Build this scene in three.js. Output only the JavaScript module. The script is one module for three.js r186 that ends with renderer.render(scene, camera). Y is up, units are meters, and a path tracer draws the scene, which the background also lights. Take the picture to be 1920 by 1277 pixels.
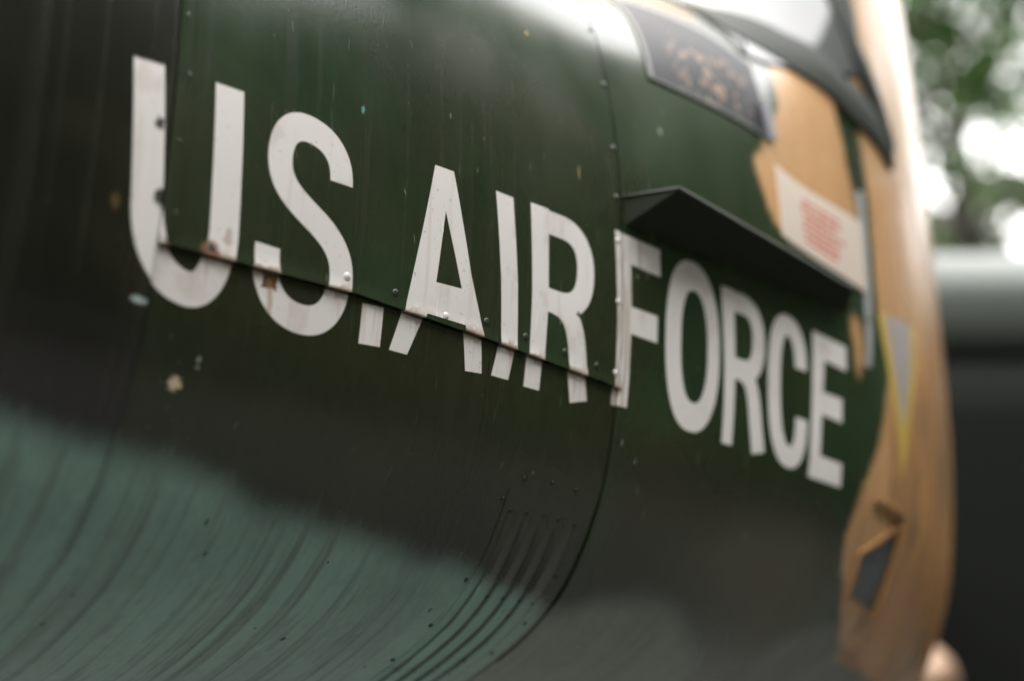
import * as THREE from 'three';
import { mergeGeometries } from 'three/addons/utils/BufferGeometryUtils.js';

// ------------------------------------------------------------------ camera, sky, sun, exposure
const EYE = 1.2, STAND = 0.99;                       // lens height; lens distance from the lettered side (z = 0 plane)
const YAW = THREE.MathUtils.degToRad(43.357), PITCH = THREE.MathUtils.degToRad(17);
const scene = new THREE.Scene();
const camera = new THREE.PerspectiveCamera(26.93, 1.5037, 0.05, 400);
camera.position.set(0, EYE, STAND);
camera.lookAt(Math.cos(YAW) * Math.cos(PITCH), EYE + Math.sin(PITCH), STAND - Math.sin(YAW) * Math.cos(PITCH));
camera.focus = 1.44;
camera.userData.fStop = 1.35;

function rng(seed) { let a = seed >>> 0; return () => { a = (a + 0x6D2B79F5) >>> 0; let t = Math.imul(a ^ (a >>> 15), 1 | a); t = (t + Math.imul(t ^ (t >>> 7), 61 | t)) ^ t; return ((t ^ (t >>> 14)) >>> 0) / 4294967296; }; }
function hash(x, y) { let h = Math.imul(x, 374761393) + Math.imul(y, 668265263) | 0; h = Math.imul(h ^ (h >>> 13), 1274126177); return ((h ^ (h >>> 16)) >>> 0) / 4294967296; }
function noise(x, y) { const i = Math.floor(x), j = Math.floor(y), f = x - i, g = y - j, u = f * f * (3 - 2 * f), v = g * g * (3 - 2 * g); const a = hash(i, j), b = hash(i + 1, j), c = hash(i, j + 1), d = hash(i + 1, j + 1); return a + (b - a) * u + (c - a) * v + (a - b - c + d) * u * v; }
function fbm(x, y, o = 3) { let s = 0, w = 0.5, n = 0; for (let k = 0; k < o; k++) { s += w * noise(x, y); n += w; w *= 0.5; x = x * 2.03 + 17.3; y = y * 2.03 + 5.1; } return s / n; }
const clamp = (x, a = 0, b = 1) => Math.min(b, Math.max(a, x));
const sm = (a, b, x) => { const u = clamp((x - a) / (b - a)); return u * u * (3 - 2 * u); };

{ // bright overcast sky
  const w = 512, h = 256, d = new Float32Array(w * h * 4);
  for (let j = 0; j < h; j++) for (let i = 0; i < w; i++) {
    const el = ((j + 0.5) / h - 0.5) * Math.PI, az = (i / w) * Math.PI * 2;
    const x = Math.cos(az) * Math.cos(el), z = Math.sin(az) * Math.cos(el);
    const cl = fbm(x * 3 / (0.35 + Math.abs(Math.sin(el))) + 9, z * 3 / (0.35 + Math.abs(Math.sin(el))) + 9, 4);
    const up = Math.max(0, Math.sin(el));
    const L = (0.62 + 0.85 * up) * (0.82 + 0.36 * cl);
    const k = (j * w + i) * 4; d[k] = L * 1.02; d[k + 1] = L; d[k + 2] = L * 0.985; d[k + 3] = 1;
  }
  const t = new THREE.DataTexture(d, w, h, THREE.RGBAFormat, THREE.FloatType);
  t.mapping = THREE.EquirectangularReflectionMapping; t.magFilter = THREE.LinearFilter; t.needsUpdate = true;
  scene.background = t; scene.environment = t;
}
const sun = new THREE.DirectionalLight(0xfff3e2, 0.5);
sun.position.set(-4, 16, -9); sun.target.position.set(1.2, 1.5, 0);
sun.castShadow = true; sun.shadow.radius = 30; sun.shadow.mapSize.set(2048, 2048);
Object.assign(sun.shadow.camera, { left: -14, right: 14, top: 14, bottom: -14, near: 0.5, far: 60 });
scene.add(sun, sun.target);

const renderer = new THREE.WebGLRenderer({ antialias: true });
renderer.toneMapping = THREE.LinearToneMapping;
renderer.toneMappingExposure = 5.5;
renderer.shadowMap.enabled = true;

// ------------------------------------------------------------------ naming helpers
const used = new Map();
function numbered(n) { const k = used.get(n) ?? 0; used.set(n, k + 1); return k ? `${n}_${String(k).padStart(3, '0')}` : n; }
function tag(o, label, category, group) { o.userData.label = label; o.userData.category = category; if (group) o.userData.group = group; return o; }
function thing(name, label, category, pos, group) { const g = new THREE.Group(); g.name = numbered(name); g.position.set(...pos); scene.add(g); return tag(g, label, category, group); }
function part(name, geo, mat, parent, label) { const m = new THREE.Mesh(geo, mat); m.name = name; m.castShadow = m.receiveShadow = true; parent.add(m); if (label) m.userData.label = label; return m; }
const rgb = (r, g, b) => new THREE.Color().setRGB(r, g, b);

// ------------------------------------------------------------------ fuselage surface: s runs forward (+x), t up round the section, off outward
// section control points: height above the lens, depth from the lettered plane
const CP = [[.03, -.8], [.035, -.62], [.05, -.44], [.078, -.31], [.108, -.235], [.135, -.18], [.16, -.137], [.185, -.108], [.21, -.084], [.24, -.064], [.28, -.042], [.33, -.022], [.38, -.011], [.44, -.004], [.507, .001], [.58, .0045], [.65, .0045], [.72, .001], [.79, -.008], [.85, -.019], [.9, -.033], [.95, -.057], [1, -.096], [1.05, -.155], [1.095, -.235], [1.13, -.35], [1.15, -.5], [1.155, -.62], [1.155, -.8]];
const PY = [], PN = [], PT = [];
for (let i = 1; i < CP.length - 2; i++) for (let k = 0; k < 40; k++) {
  const u = k / 40, b = [(1 - u) ** 3 / 6, (3 * u ** 3 - 6 * u * u + 4) / 6, (-3 * u ** 3 + 3 * u * u + 3 * u + 1) / 6, u ** 3 / 6];
  let y = 0, n = 0; for (let q = 0; q < 4; q++) { y += b[q] * CP[i - 1 + q][0]; n += b[q] * CP[i - 1 + q][1]; }
  PY.push(y); PN.push(n); PT.push(PT.length ? PT[PT.length - 1] + Math.hypot(y - PY[PY.length - 2], n - PN[PN.length - 2]) : 0);
}
{ let q = 0; while (PY[q] < 0.507) q++; const t0 = PT[q - 1] + (PT[q] - PT[q - 1]) * (0.507 - PY[q - 1]) / (PY[q] - PY[q - 1]); for (let i = 0; i < PT.length; i++) PT[i] -= t0; }
const TMIN = PT[0], TMAX = PT[PT.length - 1];
function section(t) { let a = 0, b = PT.length - 1; t = clamp(t, TMIN, TMAX); while (b - a > 1) { const m = (a + b) >> 1; if (PT[m] <= t) a = m; else b = m; } const f = (t - PT[a]) / (PT[b] - PT[a]); return [PY[a] + f * (PY[b] - PY[a]), PN[a] + f * (PN[b] - PN[a])]; }
const CENTRE = -0.62;                                                 // the aeroplane's centre plane
function skin0(s, t, dents) {
  let [y, n] = section(t);
  const q = sm(1.7, 2.3, s);
  if (y > 0.62) { y = 0.62 + (y - 0.62) * (1 + 0.2 * sm(1.22, 1.6, s) + 1.85 * sm(1.6, 2.3, s)); n += (0.0045 - n) * 0.42 * q; }
  if (y < 0.4) y = 0.4 - (0.4 - y) * (1 + 0.22 * q);
  if (s > 1.72) n -= 0.385 * (s - 1.72) ** 2;
  if (dents) n += 0.006 * sm(1.8, 2.1, s) * (fbm(s * 6 + 1, t * 4 + 2, 2) - 0.5) + 0.0016 * (fbm(s * 7 + 3, t * 6 + 8, 2) - 0.5) + 0.0022 * Math.exp(-(((s - 1.19) / 0.035) ** 2) - ((t + 0.01) / 0.09) ** 2) - 0.0015 * Math.exp(-(((s - 1.125) / 0.04) ** 2) - ((t - 0.04) / 0.05) ** 2) + 0.0016 * Math.exp(-(((s - 1.28) / 0.04) ** 2) - ((t - 0.2) / 0.06) ** 2);
  if (s > 2.5) { const f = Math.sqrt(Math.max(0, 1 - ((s - 2.5) / 0.8) ** 2)); y = 0.55 + (y - 0.55) * f; n = CENTRE + Math.max(0.01, (n - CENTRE) * f); }
  return new THREE.Vector3(s, y + EYE, n);
}
function skinNormal(s, t) { const e = 0.004, a = skin0(s + e, t).sub(skin0(s - e, t)), b = skin0(s, t + e).sub(skin0(s, t - e)); return a.cross(b).normalize(); }
function skin(s, t, off = 0, dents = true) { const p = skin0(s, t, dents); return off ? p.addScaledVector(skinNormal(s, t), off) : p; }

const BASE = new THREE.Vector3(1.2, 0, CENTRE);
const jet = thing('camouflaged_aircraft', 'camouflaged military aircraft side with large white stencilled lettering, filling the picture', 'aircraft', BASE.toArray());
const local = g => g.translate(-BASE.x, -BASE.y, -BASE.z);

// grid patch over (u, v) in 0..1 given by f(u, v) -> [s, t, off]; uv in the texture window W = [s0, s1, t0, t1]; rim = depth of the turned-down edge
function patch(f, nu, nv, W, rim = 0.008, dents = true, hole = null) {
  const pos = [], uv = [], idx = [];
  const put = (s, t, off) => { const p = skin(s, t, off, dents); pos.push(p.x, p.y, p.z); uv.push((s - W[0]) / (W[1] - W[0]), (t - W[2]) / (W[3] - W[2])); };
  for (let j = 0; j <= nv; j++) for (let i = 0; i <= nu; i++) put(...f(i / nu, j / nv));
  for (let j = 0; j < nv; j++) for (let i = 0; i < nu; i++) { if (hole) { const c = f((i + .5) / nu, (j + .5) / nv); if (hole(c[0], c[1])) continue; } const a = j * (nu + 1) + i; idx.push(a, a + 1, a + nu + 2, a, a + nu + 2, a + nu + 1); }
  if (rim) {
    const ring = [];
    for (let i = 0; i < nu; i++) ring.push([i / nu, 0]);
    for (let j = 0; j < nv; j++) ring.push([1, j / nv]);
    for (let i = nu; i > 0; i--) ring.push([i / nu, 1]);
    for (let j = nv; j > 0; j--) ring.push([0, j / nv]);
    const b = pos.length / 3, n = ring.length;
    for (const [u, v] of ring) { const [s, t, o] = f(u, v); put(s, t, o); put(s, t, o - rim); }
    for (let k = 0; k < n; k++) { const a = b + 2 * k, c = b + 2 * ((k + 1) % n); idx.push(a, a + 1, c + 1, a, c + 1, c); }
  }
  const g = new THREE.BufferGeometry();
  g.setAttribute('position', new THREE.Float32BufferAttribute(pos, 3)); g.setAttribute('uv', new THREE.Float32BufferAttribute(uv, 2)); g.setIndex(idx);
  g.computeVertexNormals();
  return local(g);
}
// strip between two polylines of (s, t)
function along(P, u) { const L = [0]; for (let i = 1; i < P.length; i++) L.push(L[i - 1] + Math.hypot(P[i][0] - P[i - 1][0], P[i][1] - P[i - 1][1])); const d = u * L[L.length - 1]; let i = 1; while (i < P.length - 1 && L[i] < d) i++; const f = (d - L[i - 1]) / (L[i] - L[i - 1]); return [P[i - 1][0] + f * (P[i][0] - P[i - 1][0]), P[i - 1][1] + f * (P[i][1] - P[i - 1][1])]; }
function strip(A, B, off, nu = 24, nv = 6, round = 0, rim = off) {
  return patch((u, v) => { const a = along(A, u), b = along(B, u); return [a[0] + (b[0] - a[0]) * v, a[1] + (b[1] - a[1]) * v, off + round * Math.sin(Math.PI * v)]; }, nu, nv, [0, 1, 0, 1], rim + 0.002, false);
}

// ------------------------------------------------------------------ what is painted on the skin, in (s, t) metres
const ZS0 = 0, ZT0 = -0.95, ZR = 240, ZW = 680, ZH = 480;               // camouflage fields, 240 cells a metre
function field(draw, blur) {
  const c = document.createElement('canvas'); c.width = ZW; c.height = ZH; const x = c.getContext('2d');
  x.fillStyle = '#000'; x.fillRect(0, 0, ZW, ZH); x.fillStyle = '#fff'; x.setTransform(ZR, 0, 0, ZR, -ZS0 * ZR, -ZT0 * ZR); draw(x);
  const d = x.getImageData(0, 0, ZW, ZH).data; let a = new Float32Array(ZW * ZH); for (let i = 0; i < a.length; i++) a[i] = d[4 * i] / 255;
  for (let pass = 0; pass < 3; pass++) for (const [st, len, other, so] of [[1, ZW, ZH, ZW], [ZW, ZH, ZW, 1]]) {
    const b = new Float32Array(a.length);
    for (let o = 0; o < other; o++) for (let i = 0, base = o * so; i < len; i++) { let q = 0; for (let k = -blur; k <= blur; k++) q += a[base + clamp(i + k, 0, len - 1) * st]; b[base + i * st] = q / (2 * blur + 1); }
    a = b;
  }
  return (s, t) => { const X = clamp((s - ZS0) * ZR, 0, ZW - 1.001), Y = clamp((t - ZT0) * ZR, 0, ZH - 1.001), i = X | 0, j = Y | 0, f = X - i, g = Y - j, k = j * ZW + i; return (a[k] * (1 - f) + a[k + 1] * f) * (1 - g) + (a[k + ZW] * (1 - f) + a[k + ZW + 1] * f) * g; };
}
const poly = (x, P) => { x.beginPath(); P.forEach((p, i) => i ? x.lineTo(...p) : x.moveTo(...p)); x.closePath(); x.fill(); };
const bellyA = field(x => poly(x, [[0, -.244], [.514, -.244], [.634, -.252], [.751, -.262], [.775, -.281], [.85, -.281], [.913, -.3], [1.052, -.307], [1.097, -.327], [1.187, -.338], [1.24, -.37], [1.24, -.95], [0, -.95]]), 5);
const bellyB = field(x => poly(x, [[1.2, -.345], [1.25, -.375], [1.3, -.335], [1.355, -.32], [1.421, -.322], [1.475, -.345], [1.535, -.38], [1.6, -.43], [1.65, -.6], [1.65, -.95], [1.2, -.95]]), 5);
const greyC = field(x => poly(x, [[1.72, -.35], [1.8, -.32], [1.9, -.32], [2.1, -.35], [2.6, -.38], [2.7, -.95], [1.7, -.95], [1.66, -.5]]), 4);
const mudC = field(x => poly(x, [[1.38, -.27], [1.52, -.21], [1.66, -.21], [1.72, -.26], [1.76, -.33], [1.7, -.42], [1.55, -.32]]), 6);
const olive = field(x => poly(x, [[1.25, -.13], [1.45, -.125], [1.7, -.15], [1.75, -.22], [1.74, -.31], [1.5, -.34], [1.26, -.33]]), 6);
const tan = field(x => {
  poly(x, [[1.72, .62], [1.673, .451], [1.646, .376], [1.598, .318], [1.538, .275], [1.562, .232], [1.58, .202], [1.631, .185], [1.70, .2], [1.8, .195], [1.815, .25], [1.80, .33], [1.82, .42], [1.9, .9]]);
  poly(x, [[1.878, .3], [1.868, .22], [1.855, .15], [1.874, .115], [1.868, .04], [1.853, -.02], [1.835, -.06], [1.772, -.131], [1.757, -.187], [1.775, -.24], [1.805, -.283], [1.86, -.34], [2.1, -.37], [2.75, -.4], [2.75, 1.05], [1.88, 1.05], [1.885, .5]]);
  poly(x, [[1.752, .13], [1.79, .135], [1.785, .06], [1.765, .03], [1.758, .08]]);
}, 2);
function letters(x) {                                                  // stencilled capitals, white paint
  const line = (w, f) => { x.lineWidth = w; x.beginPath(); f(); x.stroke(); };
  const mv = (a, b) => x.moveTo(a, b), ln = (a, b) => x.lineTo(a, b), cv = (...a) => x.bezierCurveTo(...a);
  line(.031, () => { mv(.5875, .083); ln(.600, -.04); cv(.603, -.088, .632, -.106, .652, -.106); cv(.674, -.106, .680, -.075, .680, -.05); ln(.6715, .089); });
  line(.028, () => { mv(.8065, .037); cv(.806, .066, .787, .0795, .762, .0795); cv(.741, .0795, .7325, .062, .7325, .043); cv(.7325, .014, .756, .004, .778, -.008); cv(.803, -.021, .815, -.036, .815, -.058); cv(.815, -.088, .8, -.1045, .776, -.1045); cv(.743, -.1045, .7275, -.08, .7275, -.0465); });
  poly(x, [[.847, -.112], [.874, -.110], [.874, -.070], [.847, -.072]]);
  x.beginPath(); [[.928, .096], [.955, .097], [.986, -.01], [1.0095, -.068], [1.015, -.108], [.991, -.11], [.982, -.064], [.928, -.064], [.910, -.11], [.886, -.11], [.898, -.068], [.9065, -.02]].forEach((p, i) => i ? ln(...p) : mv(...p)); x.closePath();
  [[.945, .05], [.937, -.029], [.973, -.027]].forEach((p, i) => i ? ln(...p) : mv(...p)); x.closePath(); x.fill('evenodd');
  poly(x, [[1.018, .095], [1.045, .095], [1.056, 0], [1.061, -.072], [1.055, -.107], [1.029, -.107], [1.036, -.072], [1.030, 0]]);
  for (const [f, g] of [[s => s, t => t], [s => 1.436 + (s - 1.076) * .895, t => t * 0.985 - .004]]) {
    const m2 = (a, b) => mv(f(a), g(b)), l2 = (a, b) => ln(f(a), g(b)), c2 = (a, b, c, d, e, h) => cv(f(a), g(b), f(c), g(d), f(e), g(h));
    poly(x, [[1.073, .098], [1.103, .099], [1.106, 0], [1.104, -.109], [1.079, -.109], [1.080, -.06], [1.079, 0]].map(p => [f(p[0]), g(p[1])]));
    line(.0275, () => { m2(1.09, .083); l2(1.128, .0835); c2(1.157, .083, 1.166, .062, 1.166, .04); c2(1.166, .008, 1.152, -.0055, 1.128, -.0065); l2(1.09, -.0065); });
    line(.0285, () => { m2(1.116, -.0068); c2(1.149, -.008, 1.154, -.04, 1.159, -.07); l2(1.169, -.1095); });
  }
  poly(x, [[1.219, .1075], [1.307, .106], [1.307, .071], [1.25, .072], [1.2515, .02], [1.301, .02], [1.301, -.0135], [1.251, -.013], [1.25, -.1015], [1.2245, -.102], [1.2235, 0]]);
  const sup = (cx, cy, a, b) => { for (let k = 0; k <= 64; k++) { const q = k / 32 * Math.PI, C = Math.cos(q), S = Math.sin(q), e = 2 / 2.35; (k ? ln : mv)(cx + a * Math.sign(C) * Math.abs(C) ** e, cy + b * Math.sign(S) * Math.abs(S) ** e); } x.closePath(); };
  x.beginPath(); sup(1.3725, 0, .0555, .1085); sup(1.3755, -.001, .0275, .0715); x.fill('evenodd');
  line(.029, () => { mv(1.6175, .019); cv(1.617, .055, 1.606, .0745, 1.586, .0745); cv(1.558, .0745, 1.5525, .03, 1.5525, -.014); cv(1.5525, -.065, 1.562, -.1055, 1.592, -.1055); cv(1.608, -.1055, 1.618, -.09, 1.619, -.049); });
  poly(x, [[1.649, .081], [1.737, .076], [1.735, .04], [1.677, .044], [1.672, -.002], [1.722, -.003], [1.721, -.037], [1.669, -.034], [1.667, -.092], [1.723, -.094], [1.723, -.127], [1.640, -.124]]);
}
const seamT = s => s < 0.7 ? -.071 - .04 * (0.7 - s) : s < 0.98 ? -.0665 - .0045 * Math.abs(s - .84) / .14 : -.0695 - .05 * (s - 0.98);
// chips where the paint is gone: s, t, half width, half height, colour
const CHIPS = [[.658, -.189, .0075, .0065, .62, .5, .34], [.676, -.164, .0028, .0032, .2, .24, .17], [.676, -.171, .0022, .0022, .18, .22, .16], [.606, -.127, .0095, .0032, .36, .44, .42], [.829, .123, .0022, .005, .1, .26, .24], [1.157, .162, .0008, .009, .65, .44, .22], [1.089, .322, .0024, .003, .5, .36, .18], [.95, .16, .0007, .004, .3, .3, .25], [1.33, .27, .0028, .0045, .34, .4, .3], [.6035, .03, .0045, .006, .03, .028, .022], [.612, -.035, .0055, .008, .03, .028, .022], [1.0, .15, .0009, .0012, .3, .3, .25], [.99, .11, .0007, .003, .2, .22, .2], [.571, -.05, .004, .008, .09, .06, .025], [1.155, -.012, .0025, .003, .03, .035, .03], [1.02, -.13, .0007, .0007, .4, .4, .35]];
{ const r = rng(7); for (let k = 0; k < 70; k++) { const b = r() * r(); CHIPS.push([.65 + r() * 1.0, -.2 + r() * .5, .0003 + r() * .0005, .0004 + r() * r() * r() * .003, .05 + .3 * b, .06 + .3 * b, .05 + .25 * b]); } for (let k = 0; k < 40; k++) CHIPS.push([.45 + r() * .9, -.5 + r() * .3, .001 + r() * .002, .001 + r() * .003, .04, .038, .03]); }
const SCR = []; { const r = rng(21); for (let k = 0; k < 60; k++) SCR.push([.7 + r() * .9, -.22 + r() * .5, (r() - .5) * .012, .006 + r() * .03]); }

function dye(s, t, L, out) {                                          // L: cover of white paint; out: r, g, b, roughness
  const ws = s + .02 * (fbm(s * 14, t * 14, 2) - .5), wt = t + .02 * (fbm(s * 14 + 40, t * 14, 2) - .5);
  const mott = fbm(s * 9 + 2, t * 7 + 1, 4), fine = fbm(s * 160, t * 90, 2), run = fbm(s * 105, t * 2.1, 4), run2 = fbm(s * 300 + 7, t * 4, 3);
  const hue = s < 1.2318 && t < seamT(s) ? .06 : .36, g = hue * (.45 + 1.1 * fbm(s * 5 + 30, t * 6 + 9, 3)), a = .6 + .8 * mott;  // extra green outside the lower panel paints in reflected trees and sky
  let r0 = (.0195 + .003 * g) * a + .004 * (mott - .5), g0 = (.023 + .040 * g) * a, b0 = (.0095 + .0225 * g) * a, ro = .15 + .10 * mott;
  if (s < .6135) { r0 = .0125 * a; g0 = .0125 * a; b0 = .0095 * a; ro = .2; }
  // brownish road-dirt patches on the green
  const dirt = sm(.5, .75, fbm(s * 4.2 + 11, t * 5 + 3, 4)); r0 += (.026 - r0) * .5 * dirt; g0 += (.0255 - g0) * .5 * dirt; b0 += (.0125 - b0) * .5 * dirt; ro += .08 * dirt;
  const mix = (k, R, G, B, q) => { k = clamp(k); r0 += (R - r0) * k; g0 += (G - g0) * k; b0 += (B - b0) * k; if (q !== undefined) ro += (q - ro) * k; };
  mix(olive(ws, wt) * (.55 + .45 * mott), .03, .027, .0125, .32);
  mix(mudC(ws, wt) * (.35 + .6 * mott), .115, .108, .075, .6);
  const bA = bellyA(ws, wt), bB = bellyB(ws, wt);
  const teal = .75 + .4 * mott;
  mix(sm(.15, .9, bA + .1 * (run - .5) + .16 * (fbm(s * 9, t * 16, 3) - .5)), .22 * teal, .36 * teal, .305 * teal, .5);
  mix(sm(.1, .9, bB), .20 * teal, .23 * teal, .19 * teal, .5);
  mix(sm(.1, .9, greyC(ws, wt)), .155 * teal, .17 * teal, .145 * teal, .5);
  mix(sm(.2, .8, tan(ws, wt) + .25 * (fine - .5)), (.42 + .12 * mott), (.238 + .08 * mott), (.105 + .05 * mott), .26);
  // dirt that has run down round the belly
  const low = Math.max(bA, bB * .5, greyC(s, t) * .8);
  mix(low * sm(.42, .95, run) * (.25 + .4 * mott), .07, .068, .052, .65);
  mix(low * sm(.55, .9, run2 * .6 + run * .45) * .5, .06, .055, .042, .65);
  mix(low * sm(.62, .72, fbm(s * 60 + 3, t * 9, 4)) * .22, .055, .05, .038, .7);
  mix((1 - low) * sm(.56, .8, fbm(s * 110, t * 2.4 + 3, 3)) * .16 * sm(-.3, -.1, -t), .04, .04, .032, .5);
  if (s > 1.875 && t < .25 && t > -.37) { mix(.45, .5, .235, .075); mix(sm(.45, .8, fbm(s * 48, t * 2.2, 4)) * .5, .27, .125, .04); mix(sm(.5, .72, fbm(s * 11 + 5, t * 5, 4)) * .55, .25, .14, .07, .45); mix(sm(.62, .74, fbm(s * 17 + 1, t * 7 + 4, 4)) * .6, .09, .075, .045, .5); };  // orange mix puts the weaker sky reflection low on the nose into the tan
  // ejection triangle
  if (s > 1.8 && s < 2.08 && t < .2 && t > -.1) { const e = (t + .085) / .225, w = .084 * e, c = 1.925 + .012 * e, dx = Math.abs(s - c); if (e > 0 && e < 1 && dx < w) { const k = dx < w - .028 && e > .2 ? 1 : 0; if (k) mix(1, .33, .30, .29, .45); else mix(1, .52, .36, .075, .4); } }
  // grain of the old paint
  const gr = .9 + .2 * fine; r0 *= gr; g0 *= gr; b0 *= gr;
  if (L > 0) {
    const th = Math.abs(t - seamT(s)), wob = fbm(s * 90, t * 90, 3);
    const wear = .92 + .1 * mott;
    mix(L, .72 * wear, .69 * wear, .665 * wear, .5);
    if (s > .62 && s < 1.24) { mix(L * sm(.016, .0, th + .02 * (wob - .5)) * sm(.42, .6, wob + .25 * sm(.006, 0, th)) * .75, .26, .165, .09, .75); mix(L * sm(.0035, .001, th) * .8, .12, .07, .04, .8); if (t < seamT(s)) mix(L * sm(.55, .75, fbm(s * 160, t * 9, 2)) * sm(.05, 0, th) * .5, .42, .31, .22, .7); }
    if (s > 1.2 && s < 1.27) mix(L * sm(.5, .72, fbm(s * 120, t * 14, 3)) * .55, .34, .27, .2, .7);
    mix(L * sm(.6, .8, fbm(s * 40 + 9, t * 30, 4)) * .4, .5, .44, .38); mix(L * sm(.62, .8, fbm(s * 130, t * 6 + 2, 3)) * .22, .42, .36, .29); mix(L * sm(.84, .9, fbm(s * 260, t * 260, 2)) * .4, .2, .19, .15);
  }
  // rust at two missing fasteners
  let d = Math.max(Math.abs(s - .7365) / .0085, Math.abs(t + .078) / .0075) + .5 * (fbm(s * 300, t * 300, 2) - .5); mix(sm(1.05, .75, d), .10, .045, .014, .85); mix(sm(.62, .4, d), .22, .11, .03);
  if (t < -.082 && t > -.122) mix(sm(.0045, .001, Math.abs(s - .7385 + .004 * (fbm(3, t * 60) - .5))) * .6 * L, .34, .19, .09, .8);
  d = Math.hypot((s - .668) / .012, (t + .0665) / .009) + .7 * (fbm(s * 200, t * 200, 3) - .5); mix(sm(1.1, .6, d) * .85, .16, .062, .028, .85); mix(sm(.55, .3, d), .03, .024, .02);
  d = Math.hypot((s - .6845) / .005, (t + .052) / .011) + .7 * (fbm(s * 200, t * 200, 3) - .5); mix(sm(1.1, .6, d) * .5 * L, .3, .16, .11);
  out[0] = r0; out[1] = g0; out[2] = b0; out[3] = ro; out.mix = mix;
}
const enc = v => { v = clamp(v); return 255 * (v <= .0031308 ? 12.92 * v : 1.055 * v ** (1 / 2.4) - .055); };
const ENC = new Uint8Array(8193); for (let i = 0; i <= 8192; i++) ENC[i] = Math.round(enc(i / 8192));
function paintedSkin(W, w, h, extra) {
  const [s0, s1, t0, t1] = W, c = document.createElement('canvas'); c.width = w; c.height = h; const x = c.getContext('2d');
  x.fillStyle = '#000'; x.fillRect(0, 0, w, h); x.setTransform(w / (s1 - s0), 0, 0, h / (t1 - t0), -s0 * w / (s1 - s0), -t0 * h / (t1 - t0));
  x.fillStyle = x.strokeStyle = '#fff'; x.lineJoin = 'round'; letters(x);
  const m = x.getImageData(0, 0, w, h).data, col = new Uint8Array(w * h * 4), rough = new Uint8Array(w * h * 4), o = [0, 0, 0, 0];
  for (let j = 0; j < h; j++) for (let i = 0; i < w; i++) {
    const s = s0 + (i + .5) / w * (s1 - s0), t = t0 + (j + .5) / h * (t1 - t0), k = (j * w + i) * 4;
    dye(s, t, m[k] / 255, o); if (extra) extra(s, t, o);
    for (let q = 0; q < 3; q++) col[k + q] = ENC[Math.round(clamp(o[q]) * 8192)]; col[k + 3] = 255;
    rough[k] = rough[k + 1] = rough[k + 2] = Math.round(clamp(o[3]) * 255); rough[k + 3] = 255;
  }
  // chips and scratches stamped where they are
  for (const [cs, ct, a, b, R, G, B] of CHIPS) {
    if (cs + a < s0 || cs - a > s1 || ct + b < t0 || ct - b > t1) continue;
    const i0 = Math.floor((cs - 1.5 * a - s0) / (s1 - s0) * w) - 1, i1 = Math.ceil((cs + 1.5 * a - s0) / (s1 - s0) * w) + 1, j0 = Math.floor((ct - 1.5 * b - t0) / (t1 - t0) * h) - 1, j1 = Math.ceil((ct + 1.5 * b - t0) / (t1 - t0) * h) + 1;
    for (let j = Math.max(0, j0); j < Math.min(h, j1); j++) for (let i = Math.max(0, i0); i < Math.min(w, i1); i++) {
      const s = s0 + (i + .5) / w * (s1 - s0), t = t0 + (j + .5) / h * (t1 - t0), d = Math.hypot((s - cs) / a, (t - ct) / b) + .7 * (noise(s * 700, t * 700) - .5), q = sm(1.15, .7, d), k = (j * w + i) * 4;
      if (q > 0) [R, G, B].forEach((v, n) => { col[k + n] += (ENC[Math.round(v * 8192)] - col[k + n]) * q; });
    }
  }
  for (const [cs, ct, ds, dt] of SCR) for (let q = 0; q < 400; q++) { const f = q / 400, i = Math.round((cs + ds * f - s0) / (s1 - s0) * w), j = Math.round((ct - dt * f - t0) / (t1 - t0) * h); if (i >= 0 && j >= 0 && i < w && j < h) { const k = (j * w + i) * 4; for (let n = 0; n < 3; n++) col[k + n] = Math.min(255, col[k + n] + 7 * Math.sin(Math.PI * f)); } }
  const tex = (a, srgb) => { const t = new THREE.DataTexture(a, w, h); t.magFilter = THREE.LinearFilter; t.minFilter = THREE.LinearMipmapLinearFilter; t.generateMipmaps = true; if (srgb) t.colorSpace = THREE.SRGBColorSpace; t.needsUpdate = true; return t; };
  return new THREE.MeshPhysicalMaterial({ map: tex(col, true), roughnessMap: tex(rough), roughness: 1, metalness: 0, ior: 1.5, bumpMap: PEEL, bumpScale: 0.00004, side: THREE.DoubleSide });
}
const PEEL = (() => { const n = 256, a = new Uint8Array(n * n * 4); const P = 32; const wrap = (x, y, p) => { const i = Math.floor(x), j = Math.floor(y), f = x - i, g = y - j, u = f * f * (3 - 2 * f), v = g * g * (3 - 2 * g), H = (A, B) => hash(((A % p) + p) % p, ((B % p) + p) % p + p * 7); return (H(i, j) * (1 - u) + H(i + 1, j) * u) * (1 - v) + (H(i, j + 1) * (1 - u) + H(i + 1, j + 1) * u) * v; };
  for (let j = 0; j < n; j++) for (let i = 0; i < n; i++) { const v = .6 * wrap(i / n * P, j / n * P, P) + .4 * wrap(i / n * 2 * P, j / n * 2 * P, 2 * P), k = (j * n + i) * 4; a[k] = a[k + 1] = a[k + 2] = Math.round(v * 255); a[k + 3] = 255; }
  const t = new THREE.DataTexture(a, n, n); t.wrapS = t.wrapT = THREE.RepeatWrapping; t.magFilter = THREE.LinearFilter; t.repeat.set(9, 9); t.needsUpdate = true; return t; })();

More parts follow.
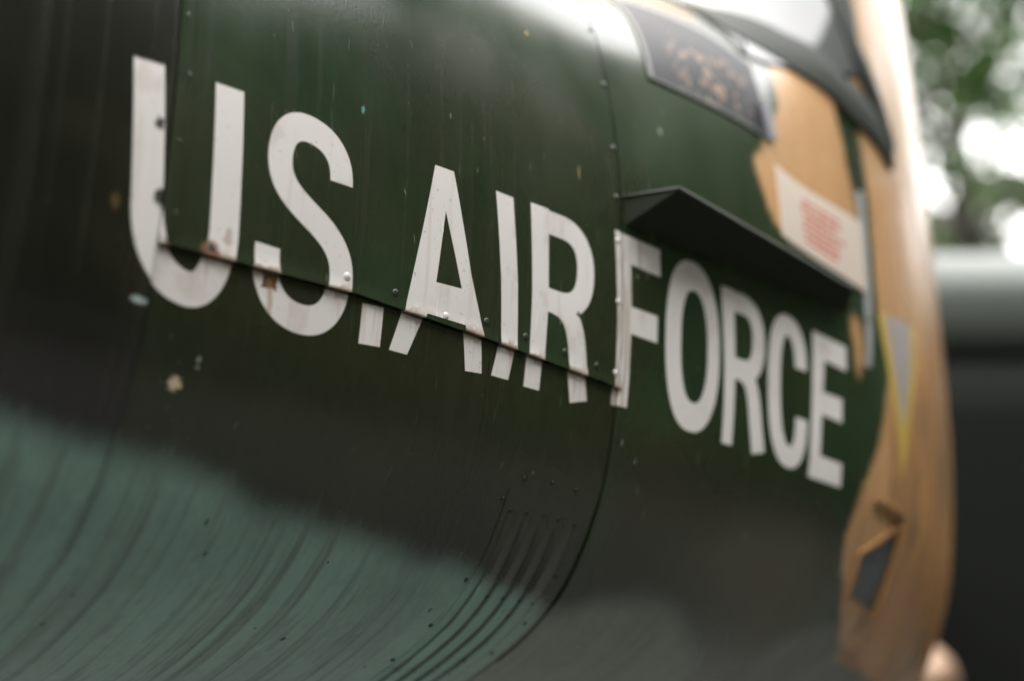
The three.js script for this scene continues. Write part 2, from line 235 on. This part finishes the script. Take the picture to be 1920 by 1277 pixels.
// ------------------------------------------------------------------ materials
const M = (r, g, b, rough, o = {}) => new THREE.MeshPhysicalMaterial({ color: rgb(r, g, b), roughness: rough, side: THREE.DoubleSide, ...o });
const darkMetal = M(.018, .02, .016, .5), hullMat = M(.10, .11, .085, .7), frameGreen = M(.02, .025, .019, .6, { specularIntensity: .5 }), bareGrey = M(.2, .205, .195, .5), whitePaint = M(.68, .65, .62, .5), screwMat = M(.03, .034, .028, .35), screwDark = M(.012, .012, .01, .6), rustMat = M(.13, .06, .025, .85);

// ------------------------------------------------------------------ the aircraft: inner hull, skin panels
{ // closed hull under the skin, both sides
  const ns = 60, ts = []; for (let k = 0; k <= 60; k++) ts.push(TMIN + (TMAX - TMIN) * k / 60);
  const pos = [], idx = [], R = ts.length * 2, S = k => -2.2 + 5.16 * k / ns;
  for (let k = 0; k <= ns; k++) { const row = ts.map(t => skin(S(k), t, -.05, false)); for (const p of row) pos.push(p.x, p.y, p.z); for (const p of row.slice().reverse()) pos.push(p.x, p.y, 2 * CENTRE - p.z); }
  for (let k = 0; k < ns; k++) for (let i = 0; i < R; i++) { const a = k * R + i, b = k * R + (i + 1) % R; idx.push(a, a + R, b + R, a, b + R, b); }
  for (const k of [0, ns]) { const c = pos.length / 3, p = skin(S(k), 0); pos.push(p.x, 1.8, CENTRE); for (let i = 0; i < R; i++) idx.push(c, k * R + i, k * R + (i + 1) % R); }
  const g = new THREE.BufferGeometry(); g.setAttribute('position', new THREE.Float32BufferAttribute(pos, 3)); g.setIndex(idx); g.computeVertexNormals();
  part('fuselage_hull', local(g), hullMat, jet);
}
const G = .0014;                                                      // half a panel gap
const B0 = .6155, B1 = 1.2318;
const lerp = (a, b, u) => a + (b - a) * u;
const VENT = [[1.810, -.272], [1.916, -.288], [1.924, -.2], [1.926, -.147], [1.806, -.208]];
const inVent = (s, t) => { let c = false; for (let i = 0, j = VENT.length - 1; i < VENT.length; j = i++) { const [a, b] = VENT[i], [d, e] = VENT[j]; if ((b > t) !== (e > t) && s < (d - a) * (t - b) / (e - b) + a) c = !c; } return c; };
function panel(W, res, f, nu, nv, label, extra, rim = .008, hole = null) { return part('skin_panel', patch(f, nu, nv, W, rim, true, hole), paintedSkin(W, ...res, extra), jet, label); }
const aft = panel([.2, B0, -.75, .9], [500, 900], (u, v) => [lerp(.2, B0 - G, u), lerp(-.75, .9, v), .0005], 40, 160, 'near black panel behind the first letter');
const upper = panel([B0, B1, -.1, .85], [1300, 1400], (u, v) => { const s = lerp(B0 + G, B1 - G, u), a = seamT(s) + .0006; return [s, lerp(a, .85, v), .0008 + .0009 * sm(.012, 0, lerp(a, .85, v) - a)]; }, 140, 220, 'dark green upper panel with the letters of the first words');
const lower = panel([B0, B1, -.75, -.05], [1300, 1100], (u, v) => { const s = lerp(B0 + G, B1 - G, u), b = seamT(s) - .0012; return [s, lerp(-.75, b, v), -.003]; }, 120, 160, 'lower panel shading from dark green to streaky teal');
const D1 = 1.795;
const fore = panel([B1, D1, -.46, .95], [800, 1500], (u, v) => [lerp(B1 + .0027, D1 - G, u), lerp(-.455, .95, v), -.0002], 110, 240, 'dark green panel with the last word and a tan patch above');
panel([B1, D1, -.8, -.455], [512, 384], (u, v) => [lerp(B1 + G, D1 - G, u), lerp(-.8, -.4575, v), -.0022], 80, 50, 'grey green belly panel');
const nose = panel([D1, 2.75, -.8, .95], [700, 1000], (u, v) => [lerp(D1 + G, 2.96, u), lerp(-.8, .95, v), -.0012], 260, 260, 'tan nose panel with a yellow edged triangle', undefined, .008, inVent);

// ------------------------------------------------------------------ fasteners
const domed = new THREE.LatheGeometry([[0, .0014], [.0016, .0013], [.003, .0008], [.0037, .0002], [.0039, -.001]].map(p => new THREE.Vector2(...p)), 16);
const slotted = mergeGeometries([new THREE.LatheGeometry([[.0012, .0003], [.0014, .0009], [.0028, .0008], [.0034, .0002], [.0036, -.001]].map(p => new THREE.Vector2(...p)), 16)]);
const UP = new THREE.Vector3(0, 1, 0);
function fastener(name, s, t, off, geo, mat, parent, scale = 1) { const m = part(name, geo, mat, parent); m.position.copy(skin(s, t, off)).sub(BASE); m.quaternion.setFromUnitVectors(UP, skinNormal(s, t)); m.scale.setScalar(scale); return m; }
const paintedGreen = M(.028, .036, .026, .33);
for (const [s, t, m] of [[.822, -.052, whitePaint], [.884, -.053], [.9535, -.0605, whitePaint], [1.012, -.053], [1.0725, -.056], [1.1365, -.059], [1.19, -.064]]) fastener('rivet', s, t, .0012, domed, m ?? paintedGreen, upper);
for (const [t, m] of [[.39], [.305], [.215], [.15], [.095, whitePaint], [.02, whitePaint], [-.065, whitePaint]]) fastener('rivet', 1.2245, t, .001, domed, m ?? paintedGreen, upper);
for (const [s, t] of [[.627, .165], [.622, .142], [.628, .085], [.6235, .02], [.628, -.045]]) fastener('rivet', s, t, .0014, domed, paintedGreen, upper, .7);
for (let k = 0; k < 5; k++) fastener('rivet', .645 + .012 * (k % 2), -.15 - .02 * k, -.004, domed, paintedGreen, lower, .8);
// butt strap behind the first letter's seam
part('seam_strap', patch((u, v) => [lerp(B0 + .0005, B0 + .0165, u), lerp(-.0685, .5, v), .0014 + .0006 * sm(0, .2, u) * sm(1, .8, u)], 6, 120, [B0, B1, -.1, .85], .003), upper.material, jet, 'dark riveted strap along the seam through the first letter');

// ------------------------------------------------------------------ louvred cooling plate low on the lower panel
function louvre(t0, t1, name, label, first) {
  const a = 1.087, b = 1.2235;
  const f = (u, v) => {
    const s = lerp(a, b, u), t = lerp(t0, t1, v);
    let h = .0009; const k = (s - 1.0985) / .0262;
    if (k > 0 && k < 4) { const c = k % 1; h += .0042 * (c < .16 ? c / .16 : ((1 - c) / .84) ** 1.3) * (first ? sm(-.234, -.262, t) : 1); }
    const e = Math.min(first ? t1 - t : 1, s - a); return [s, t, -.003 + h * (e < 0 ? 0 : 1)];
  };
  return part(name, patch(f, 150, 70, [B0, B1, -.75, -.05], .003), plateMat, jet, label);
}
const plateMat = paintedSkin([B0, B1, -.75, -.05], 900, 760, (s, t, o) => { const b = sm(.25, .8, bellyA(s, t)); o.mix; const k = .55 * b; o[0] += (.225 - o[0]) * k; o[1] += (.4 - o[1]) * k; o[2] += (.32 - o[2]) * k; const c = ((s - 1.0985) / .0262); if (c > 0 && c < 4) { const w = Math.min(c % 1, 1 - c % 1), q = sm(.13, .05, w + .06 * (fbm(s * 50, t * 60) - .5)) * .8; o[0] += (.03 - o[0]) * q; o[1] += (.029 - o[1]) * q; o[2] += (.023 - o[2]) * q; } });
const plate = louvre(-.486, -.2205, 'louvre_plate', 'raised louvre plate with four long ribs', true);
louvre(-.72, -.4875, 'louvre_plate', 'lower louvre plate continuing under the belly', false);
for (const [s, t] of [[1.083, -.232], [1.106, -.206], [1.15, -.204], [1.19, -.207], [1.098, -.243], [1.124, -.242], [1.151, -.242], [1.177, -.243], [1.205, -.246], [1.08, -.33], [1.079, -.4], [1.08, -.47], [1.21, -.31], [1.212, -.38], [1.125, -.348], [1.15, -.348], [1.177, -.348], [1.2, -.35], [1.177, -.372], [1.11, -.462], [1.142, -.462], [1.17, -.458], [1.196, -.47], [1.21, -.44]]) fastener('screw', s, t, -.0018, slotted, screwDark, plate, .75);

// ------------------------------------------------------------------ hood plate sticking out above the last word
{
  const n = 40, pos = [], idx = [];
  for (let i = 0; i <= n; i++) {
    const u = i / n, s = lerp(1.2375, 1.768, u), w = lerp(.072, .036, u) * Math.min(1, .25 + 10 * (1 - u)), so = s + .02 * (1 - u) - .022 * u, y = EYE + .661 - .004 * u;
    const hi = skin(s, .155, 0, false).z - .012, lo = skin(s, .115, 0, false).z - .012;
    for (const [x, yy, z] of [[s, y + .002, hi], [so, y, w - .001], [so, y - .0015, w], [so, y - .003, w - .001], [s, EYE + lerp(.621, .632, u), lo]]) pos.push(x, yy, z);
  }
  for (let i = 0; i < n; i++) for (let k = 0; k < 5; k++) { const a = i * 5 + k, b = i * 5 + (k + 1) % 5; idx.push(a, a + 5, b + 5, a, b + 5, b); }
  for (const e of [0, n]) idx.push(e * 5, e * 5 + 1, e * 5 + 2, e * 5, e * 5 + 2, e * 5 + 3, e * 5, e * 5 + 3, e * 5 + 4);
  let g = new THREE.BufferGeometry(); g.setAttribute('position', new THREE.Float32BufferAttribute(pos, 3)); g.setIndex(idx); g = g.toNonIndexed(); g.computeVertexNormals();
  const edge = new THREE.CatmullRomCurve3([0, .1, .25, .4, .55, .7, .85, .93, .97, 1].map(u => { const k = Math.min(n, Math.round(u * n)) * 15 + 6; return new THREE.Vector3(pos[k], pos[k + 1], pos[k + 2]); }));
  const gable = new THREE.LineCurve3(new THREE.Vector3(pos[0], pos[1], pos[2] + .008), new THREE.Vector3(pos[6], pos[7], pos[8]));
  part('hood_lip', local(mergeGeometries([new THREE.TubeGeometry(edge, 60, .0021, 8), new THREE.TubeGeometry(gable, 8, .0016, 8)])), M(.02, .026, .017, .35), jet);
  part('hood', local(g), M(.0165, .0205, .0125, .85, { specularIntensity: .35 }), jet, 'dark wedge shaped hood standing out above the last word');
}

// ------------------------------------------------------------------ dark placard with reflection blotches painted in and a pale border, warning placard
const quad = (P, off, nu, nv, W = [0, 1, 0, 1], rim = .004, own) => {   // P: four (s, t) corners, bottom left, bottom right, top right, top left
  const g = patch((u, v) => { const a = [lerp(P[0][0], P[1][0], u), lerp(P[0][1], P[1][1], u)], b = [lerp(P[3][0], P[2][0], u), lerp(P[3][1], P[2][1], u)]; return [lerp(a[0], b[0], v), lerp(a[1], b[1], v), off]; }, nu, nv, W, rim, false);
  return g;
};
const winP = [[1.336, .352], [1.593, .318], [1.606, .43], [1.352, .515]];
{
  const w = 420, h = 260, a = new Uint8Array(w * h * 4);
  for (let j = 0; j < h; j++) for (let i = 0; i < w; i++) {
    const u = i / w, v = j / h, k = (j * w + i) * 4, f = fbm(u * 26, v * 15, 4), e = fbm(u * 9 + 3, v * 6, 3);
    const blotched = sm(.57, .63, f) * sm(.14, .3, u) * sm(.95, .8, u) * sm(.75, .55, v + .15 * (e - .5));  // tan blotches paint in the mirrored sky gaps between leaves
    let c = [.019, .021, .026].map(q => q * (.7 + .6 * e)); c = c.map((q, n) => lerp(q, [.30, .20, .14][n], blotched * .8));
    c.forEach((q, n) => a[k + n] = ENC[Math.round(q * 8192)]); a[k + 3] = 255;
  }
  const t = new THREE.DataTexture(a, w, h); t.colorSpace = THREE.SRGBColorSpace; t.magFilter = THREE.LinearFilter; t.needsUpdate = true;
  const g = quad(winP, .002, 40, 24), uv = g.attributes.uv; for (let j = 0; j <= 24; j++) for (let i = 0; i <= 40; i++) uv.setXY(j * 41 + i, i / 40, j / 24);
  part('dark_placard', g, new THREE.MeshPhysicalMaterial({ map: t, roughness: .45, ior: 1.3, side: THREE.DoubleSide }), jet, 'dark placard with reflection blotches painted in and a thin pale border');
}
{
  const [a, b, c, d] = winP, q = .008;
  part('placard_border', strip([[a[0] - q * .8, a[1]], [d[0] - q * .8, d[1] + q]], [a, d], .0025, 20, 2), bareGrey, jet);
  part('placard_border', strip([[d[0], d[1] + q * 1.6], [c[0] + q, c[1] + q * 1.8]], [d, [c[0] + q, c[1]]], .0025, 24, 2), bareGrey, jet);
  part('placard_border', strip([[a[0] - q * .8, a[1] - q * .4], [b[0] + q, b[1] - q * .4]], [[a[0] - q * .8, a[1]], [b[0] + q, b[1]]], .0025, 24, 2), M(.12, .125, .12, .45), jet);
  part('glint_bar', strip([[b[0] - .002, b[1] + .05], [b[0] - .002, b[1] - .004]], [[b[0] + .010, b[1] + .05], [b[0] + .005, b[1] - .004]], .009, 8, 6, .004), M(.2, .2, .22, .5), jet);  // raised pale bar standing in for a reflected blob of light
}
{
  const w = 512, h = 256, c = document.createElement('canvas'); c.width = w; c.height = h; const x = c.getContext('2d'), r = rng(5);
  x.fillStyle = '#cbbdb0'; x.fillRect(0, 0, w, h); x.fillStyle = '#b55241';
  for (let k = 0; k < 7; k++) for (let p = 120 + r() * 20; p < 350 - r() * 40;) { const l = 14 + r() * 34; x.fillRect(p, 40 + k * 25, l, 15); p += l + 7; }
  const d = x.getImageData(0, 0, w, h).data, t = new THREE.DataTexture(new Uint8Array(d), w, h); t.colorSpace = THREE.SRGBColorSpace; t.magFilter = THREE.LinearFilter; t.needsUpdate = true;
  const P = [[1.589, .19], [1.812, .153], [1.822, .222], [1.598, .285]], g = quad(P, .0015, 30, 10);
  const uv = g.attributes.uv; for (let j = 0; j <= 10; j++) for (let i = 0; i <= 30; i++) uv.setXY(j * 31 + i, i / 30, j / 10);
  part('warning_placard', g, new THREE.MeshPhysicalMaterial({ map: t, roughness: .4, side: THREE.DoubleSide }), jet, 'white warning placard with faded red print');
}

// ------------------------------------------------------------------ canopy sill, post and pane; edge strips; vent
part('canopy_sill', strip([[1.53, .69], [1.63, .52], [1.724, .422], [1.842, .328], [1.978, .258]], [[1.6, .72], [1.70, .56], [1.745, .478], [1.844, .372], [1.985, .283]], .006, 40, 8, .003), frameGreen, jet, 'dark sill under the canopy glass');
part('canopy_post', strip([[1.97, .27], [1.885, .375], [1.873, .44], [1.87, .6]], [[1.995, .28], [1.915, .385], [1.935, .43], [1.93, .6]], .008, 30, 8, .004), frameGreen, jet, 'dark windscreen post');
part('canopy_glass', quad([[1.62, .47], [1.90, .355], [1.90, .62], [1.62, .66]], .004, 30, 20), M(.10, .105, .105, .06), jet, 'pale canopy glass mirroring the sky');
part('edge_strip', strip([[1.826, .255], [1.806, .125]], [[1.838, .252], [1.819, .125]], .003, 20, 3, .001), M(.3, .3, .3, .35), jet, 'narrow grey strip along the nose panel edge');
part('edge_strip', strip([[1.806, .123], [1.797, .06]], [[1.82, .123], [1.807, .06]], .003, 14, 3, .001), M(.3, .3, .29, .35), jet);
{ // open vent: a box let into the skin
  const walls = VENT.map((a, i) => { const b = VENT[(i + 1) % VENT.length]; return patch((u, v) => [lerp(a[0], b[0], u), lerp(a[1], b[1], u), lerp(-.010, .0005, v)], 8, 3, [0, 1, 0, 1], 0, false); });
  part('vent_wall', mergeGeometries(walls), M(.30, .16, .06, .5), jet);
  part('vent_floor', quad([VENT[0], VENT[1], VENT[3], VENT[4]], -.009, 10, 12, [0, 1, 0, 1], .002), M(.10, .12, .13, .5), jet, 'blue grey floor of the open vent');
  VENT.forEach((a, i) => { const b = VENT[(i + 1) % VENT.length], d = [b[1] - a[1], a[0] - b[0]], l = Math.hypot(...d), q = .003; part('vent_rim', strip([[a[0] - d[0] / l * .003, a[1] - d[1] / l * .003], [b[0] - d[0] / l * .003, b[1] - d[1] / l * .003]].map(p => p), [[a[0] + d[0] / l * q, a[1] + d[1] / l * q], [b[0] + d[0] / l * q, b[1] + d[1] / l * q]], .0022, 8, 2), M(.42, .22, .085, .45), jet); });
  part('vent_lip', strip([[1.822, -.134], [1.93, -.143]], [[1.822, -.129], [1.93, -.138]], .007, 12, 3), M(.2, .11, .05, .5), jet);
}

// ------------------------------------------------------------------ ground
{ const g = new THREE.PlaneGeometry(160, 160, 1, 1).rotateX(-Math.PI / 2), n = 512, a = new Uint8Array(n * n * 4);
  for (let j = 0; j < n; j++) for (let i = 0; i < n; i++) { const v = .04 + .045 * fbm(i / 9, j / 9, 5), k = (j * n + i) * 4; a[k] = ENC[Math.round(v * 8192)]; a[k + 1] = ENC[Math.round(v * 1.0 * 8192)]; a[k + 2] = ENC[Math.round(v * .97 * 8192)]; a[k + 3] = 255; }
  const t = new THREE.DataTexture(a, n, n); t.wrapS = t.wrapT = THREE.RepeatWrapping; t.repeat.set(40, 40); t.colorSpace = THREE.SRGBColorSpace; t.magFilter = THREE.LinearFilter; t.needsUpdate = true;
  const m = new THREE.Mesh(g, new THREE.MeshStandardMaterial({ map: t, roughness: .95 })); m.name = 'pavement'; m.receiveShadow = true; m.userData.kind = 'structure'; scene.add(m); }

// ------------------------------------------------------------------ trees
const leafGeo = (() => { const s = new THREE.Shape(); s.moveTo(0, -.5); s.quadraticCurveTo(.34, -.1, 0, .5); s.quadraticCurveTo(-.34, -.1, 0, -.5); const g = new THREE.ShapeGeometry(s, 4); const p = g.attributes.position; for (let i = 0; i < p.count; i++) p.setZ(i, .25 * Math.abs(p.getX(i)) - .2 * p.getY(i) ** 2); g.computeVertexNormals(); return g; })();
const bark = (() => { const n = 128, a = new Uint8Array(n * n * 4); for (let j = 0; j < n; j++) for (let i = 0; i < n; i++) { const v = .03 + .07 * fbm(i / 5, j / 22, 4), k = (j * n + i) * 4; a[k] = ENC[Math.round(v * 8192)]; a[k + 1] = ENC[Math.round(v * .88 * 8192)]; a[k + 2] = ENC[Math.round(v * .76 * 8192)]; a[k + 3] = 255; } const t = new THREE.DataTexture(a, n, n); t.colorSpace = THREE.SRGBColorSpace; t.wrapS = t.wrapT = THREE.RepeatWrapping; t.magFilter = THREE.LinearFilter; t.needsUpdate = true; return new THREE.MeshStandardMaterial({ map: t, roughness: .95 }); })();
const leafMat = new THREE.MeshPhysicalMaterial({ color: rgb(1, 1, 1), roughness: .9, transmission: .35, thickness: 0, side: THREE.DoubleSide });
const leafMatte = new THREE.MeshStandardMaterial({ color: rgb(1, 1, 1), roughness: .8, side: THREE.DoubleSide });
function limb(a, b, r0, r1, bend, r) { const c = a.clone().lerp(b, .5).add(new THREE.Vector3(r() - .5, r() * .5, r() - .5).multiplyScalar(bend)); const curve = new THREE.QuadraticBezierCurve3(a, c, b), g = new THREE.TubeGeometry(curve, 10, 1, 8); const p = g.attributes.position; for (let i = 0; i < p.count; i++) { const u = Math.floor(i / 9) / 10, q = curve.getPointAt(u), w = r0 + (r1 - r0) * u; p.setXYZ(i, q.x + (p.getX(i) - q.x) * w, q.y + (p.getY(i) - q.y) * w, q.z + (p.getZ(i) - q.z) * w); } g.computeVertexNormals(); return g; }
function tree(x, z, { height = 9, spread = 3, low = 3, leaves = 9000, size = .16, seed = 1, lean = 0, clumps = 26, girth = .16, tint = [.07, .14, .03], matte = false }, label, group) {
  const r = rng(seed), o = thing('broadleaf_tree', label, 'tree', [x, 0, z], group), V = (a, b, c) => new THREE.Vector3(a, b, c);
  const geos = [], tips = [], top = V(lean, height * .8, 0);
  geos.push(limb(V(0, -.1, 0), top, girth, girth * .25, .5, r));
  for (let k = 0; k < clumps; k++) { const a = k * 2.4 + r(), h = low + (height - low) * ((k + .5) / clumps), q = (h - low) / (height - low), rad = spread * (.35 + .75 * Math.sin(Math.PI * (.15 + .8 * q))) * (.45 + .6 * r()); const tip = V(lean * h / height + Math.cos(a) * rad, h + .4 * r(), Math.sin(a) * rad); tips.push(tip); const from = V(lean * h / height * .8, Math.max(low * .6, h - 1.1 - .4 * r()), 0); geos.push(limb(from, tip, girth * .35, .015, .5, r)); }
  part('trunk', mergeGeometries(geos), bark, o);
  const inst = new THREE.InstancedMesh(leafGeo, matte ? leafMatte : leafMat, leaves), m = new THREE.Matrix4(), qn = new THREE.Quaternion(), c = new THREE.Color(), e = new THREE.Euler();
  const gs = () => (r() + r() + r() - 1.5) * 1.1;
  for (let k = 0; k < leaves; k++) { const t = tips[Math.floor(r() * tips.length)], cs = spread * .34; const p = V(t.x + gs() * cs, t.y + gs() * cs * .62, t.z + gs() * cs); e.set(r() * 6.3, r() * 6.3, r() * 6.3); qn.setFromEuler(e); const sc = size * (.6 + .8 * r()); m.compose(p, qn, V(sc, sc, sc)); inst.setMatrixAt(k, m); const b = .65 + .7 * r(); inst.setColorAt(k, c.setRGB(tint[0] * b * (1 + .5 * r()), tint[1] * b, tint[2] * b)); }
  inst.name = 'crown'; inst.castShadow = inst.receiveShadow = true; inst.userData.kind = 'stuff'; o.add(inst);
  return o;
}
// a bearing as the picture sees it: metres ahead of the lens along the ground and pixels right of the centre (1920 wide)
const FW = [Math.cos(YAW), -Math.sin(YAW)], RT = [Math.sin(YAW), Math.cos(YAW)];
const ahead = (dist, side) => [dist * FW[0] + side * RT[0], STAND + dist * FW[1] + side * RT[1]];
tree(...ahead(11, 3.05), { height: 10.4, spread: 1.7, low: 6.7, leaves: 11000, size: .17, seed: 11, clumps: 22, tint: [.06, .17, .03] }, 'bright green tree nearest the nose edge, top right');
tree(...ahead(13, 4.45), { height: 9.5, spread: 2.6, low: 3.6, leaves: 1500, size: .2, seed: 12, clumps: 24, girth: .2, tint: [.05, .11, .035] }, 'thin tree with a dark trunk at the right edge, sky showing through');
tree(...ahead(19, 6.4), { height: 12, spread: 3.6, low: 3.5, leaves: 2000, size: .26, seed: 13, clumps: 26, tint: [.06, .12, .05] }, 'far loose tree behind the thin one at the right edge');

// trees facing the lettered side, seen only as dark mirror images in its paint
const G2 = 'trees that stand opposite the lettered side';
[[-4.2, 7.4, 8.5], [-1.6, 8.3, 9.2], [1.0, 7.7, 7.9], [3.4, 8.4, 8.9], [5.9, 7.6, 6.9], [8.3, 6.6, 8.3], [10.4, 5.4, 12.4], [12.9, 5.0, 9.4]].forEach(([x, z, h], i) => tree(x, z, { height: h, spread: 2.7, low: 1.2, leaves: 12000, size: .42, seed: 40 + i, clumps: 40, matte: true, tint: [.04, .075, .022] }, `dark leafy tree opposite the lettered side, ${['first', 'second', 'third', 'fourth', 'fifth', 'sixth', 'seventh', 'last'][i]} of the row from the tail end`, G2));

[[13.5, 2.2, 8.2], [15, 0.4, 8.8]].forEach(([x, z, h], i) => tree(x, z, { height: h, spread: 2.6, low: 3.4, leaves: 650, size: .5, seed: 70 + i, clumps: 16, matte: true, tint: [.04, .075, .022] }, ['loose tree ahead of the nose, mirrored as dark breaks in its shine', 'loose tree farther ahead of the nose, mirrored as dark breaks in its shine'][i], 'loose trees ahead of the nose'));

// wood ring added all round to darken the horizon and reflections
{
  const r = rng(99), n = 16000, inst = new THREE.InstancedMesh(leafGeo, leafMatte, n), m = new THREE.Matrix4(), q = new THREE.Quaternion(), e = new THREE.Euler(), c = new THREE.Color(), P = new THREE.Vector3(), S = new THREE.Vector3();
  for (let k = 0; k < n; k++) { const a = r() * Math.PI * 2, top = 6 + 2.6 * fbm(a * 9 + 4, 2, 3), d = 17 + 5 * r() + 2 * Math.sin(a * 5), sc = .7 + .8 * r(), b = .5 + .8 * r(); q.setFromEuler(e.set(r() * 6.3, r() * 6.3, r() * 6.3)); P.set(1 + d * Math.cos(a), top * (1 - r() ** 1.5 * .97), d * Math.sin(a)); m.compose(P, q, S.set(sc, sc, sc)); inst.setMatrixAt(k, m); inst.setColorAt(k, c.setRGB(.035 * b, .06 * b, .018 * b)); }
  inst.name = 'added_woodland'; inst.castShadow = inst.receiveShadow = true; inst.userData.kind = 'stuff'; inst.userData.label = 'dark green wood ring added round the horizon to darken reflections'; inst.userData.category = 'added_woodland'; scene.add(inst);
}

// ------------------------------------------------------------------ the aircraft parked beyond
{
  const [x, z] = ahead(6.2, 0.1), o = thing('parked_aircraft', 'dark green parked aircraft body out of focus beyond the nose at the right edge', 'aircraft', [x, 0, z]);
  const ang = Math.atan2(RT[1], RT[0]), to = (side, y, near) => [RT[0] * side - FW[0] * near, y, RT[1] * side - FW[1] * near];
  const prof = []; for (let k = 0; k <= 24; k++) { const l = (k / 24) ** 1.6 * 6; prof.push(new THREE.Vector2(.225 * Math.sqrt(Math.min(1, 1 - (1 - Math.min(1, l / 0.9)) ** 2) + 1e-5), l)); }
  part('nacelle', new THREE.LatheGeometry(prof, 48).rotateZ(-Math.PI / 2).rotateY(-ang).translate(...to(.3, 3.0, .75)), M(.085, .1, .088, .3), o, 'pale grey green rounded nacelle');
  const box = new THREE.Shape(); box.absarc(-.75, 2.47, .2, Math.PI / 2, Math.PI); box.absarc(-.75, 1.3, .2, Math.PI, Math.PI * 1.5); box.absarc(.75, 1.3, .2, -Math.PI / 2, 0); box.absarc(.75, 2.47, .2, 0, Math.PI / 2);
  part('fuselage', new THREE.ExtrudeGeometry(box, { depth: 5.5, bevelEnabled: true, bevelSize: .1, bevelThickness: .12, bevelSegments: 4, curveSegments: 8 }).rotateY(Math.PI / 2).rotateY(-ang).translate(...to(.4, 0, 0)), M(.008, .009, .008, .8, { specularIntensity: .1 }), o);  // near-black colour carries the shade of the unlit underside
  part('side_rail', new THREE.BoxGeometry(3, .05, .07).rotateY(-ang).translate(...to(3.72, 2.6, 1.12)), M(.16, .15, .14, .4), o);
  part('rail_end', new THREE.SphereGeometry(.07, 20, 14).translate(...to(2.2, 2.58, 1.12)), M(.25, .22, .2, .4), o);
  const tank = []; for (let k = 0; k <= 20; k++) { const a = k / 20 * Math.PI; tank.push(new THREE.Vector2(.175 * Math.sin(a) + 1e-4, -.8 * Math.cos(a))); }
  part('pale_stand_in', new THREE.LatheGeometry(tank, 32).rotateX(Math.PI / 2).rotateY(-ang).translate(...to(1.04, 1.45, 1.5)), M(.27, .17, .105, .6), o, 'pale rounded stand-in low beside the nose');  // rounded body standing in for an unidentified pale shape
  part('pylon', new THREE.BoxGeometry(.05, .5, .6).rotateY(-ang).translate(...to(1.2, 1.8, 1.35)), darkMetal, o);
  for (const side of [1, 4.2]) {
    part('landing_gear_leg', new THREE.CylinderGeometry(.09, .09, 1.3, 16).translate(...to(side, .95, 0)), darkMetal, o);
    part('wheel', new THREE.TorusGeometry(.24, .1, 12, 28).rotateY(-ang).translate(...to(side, .34, .14)), M(.02, .02, .02, .8), o);
  }
}
renderer.render(scene, camera);
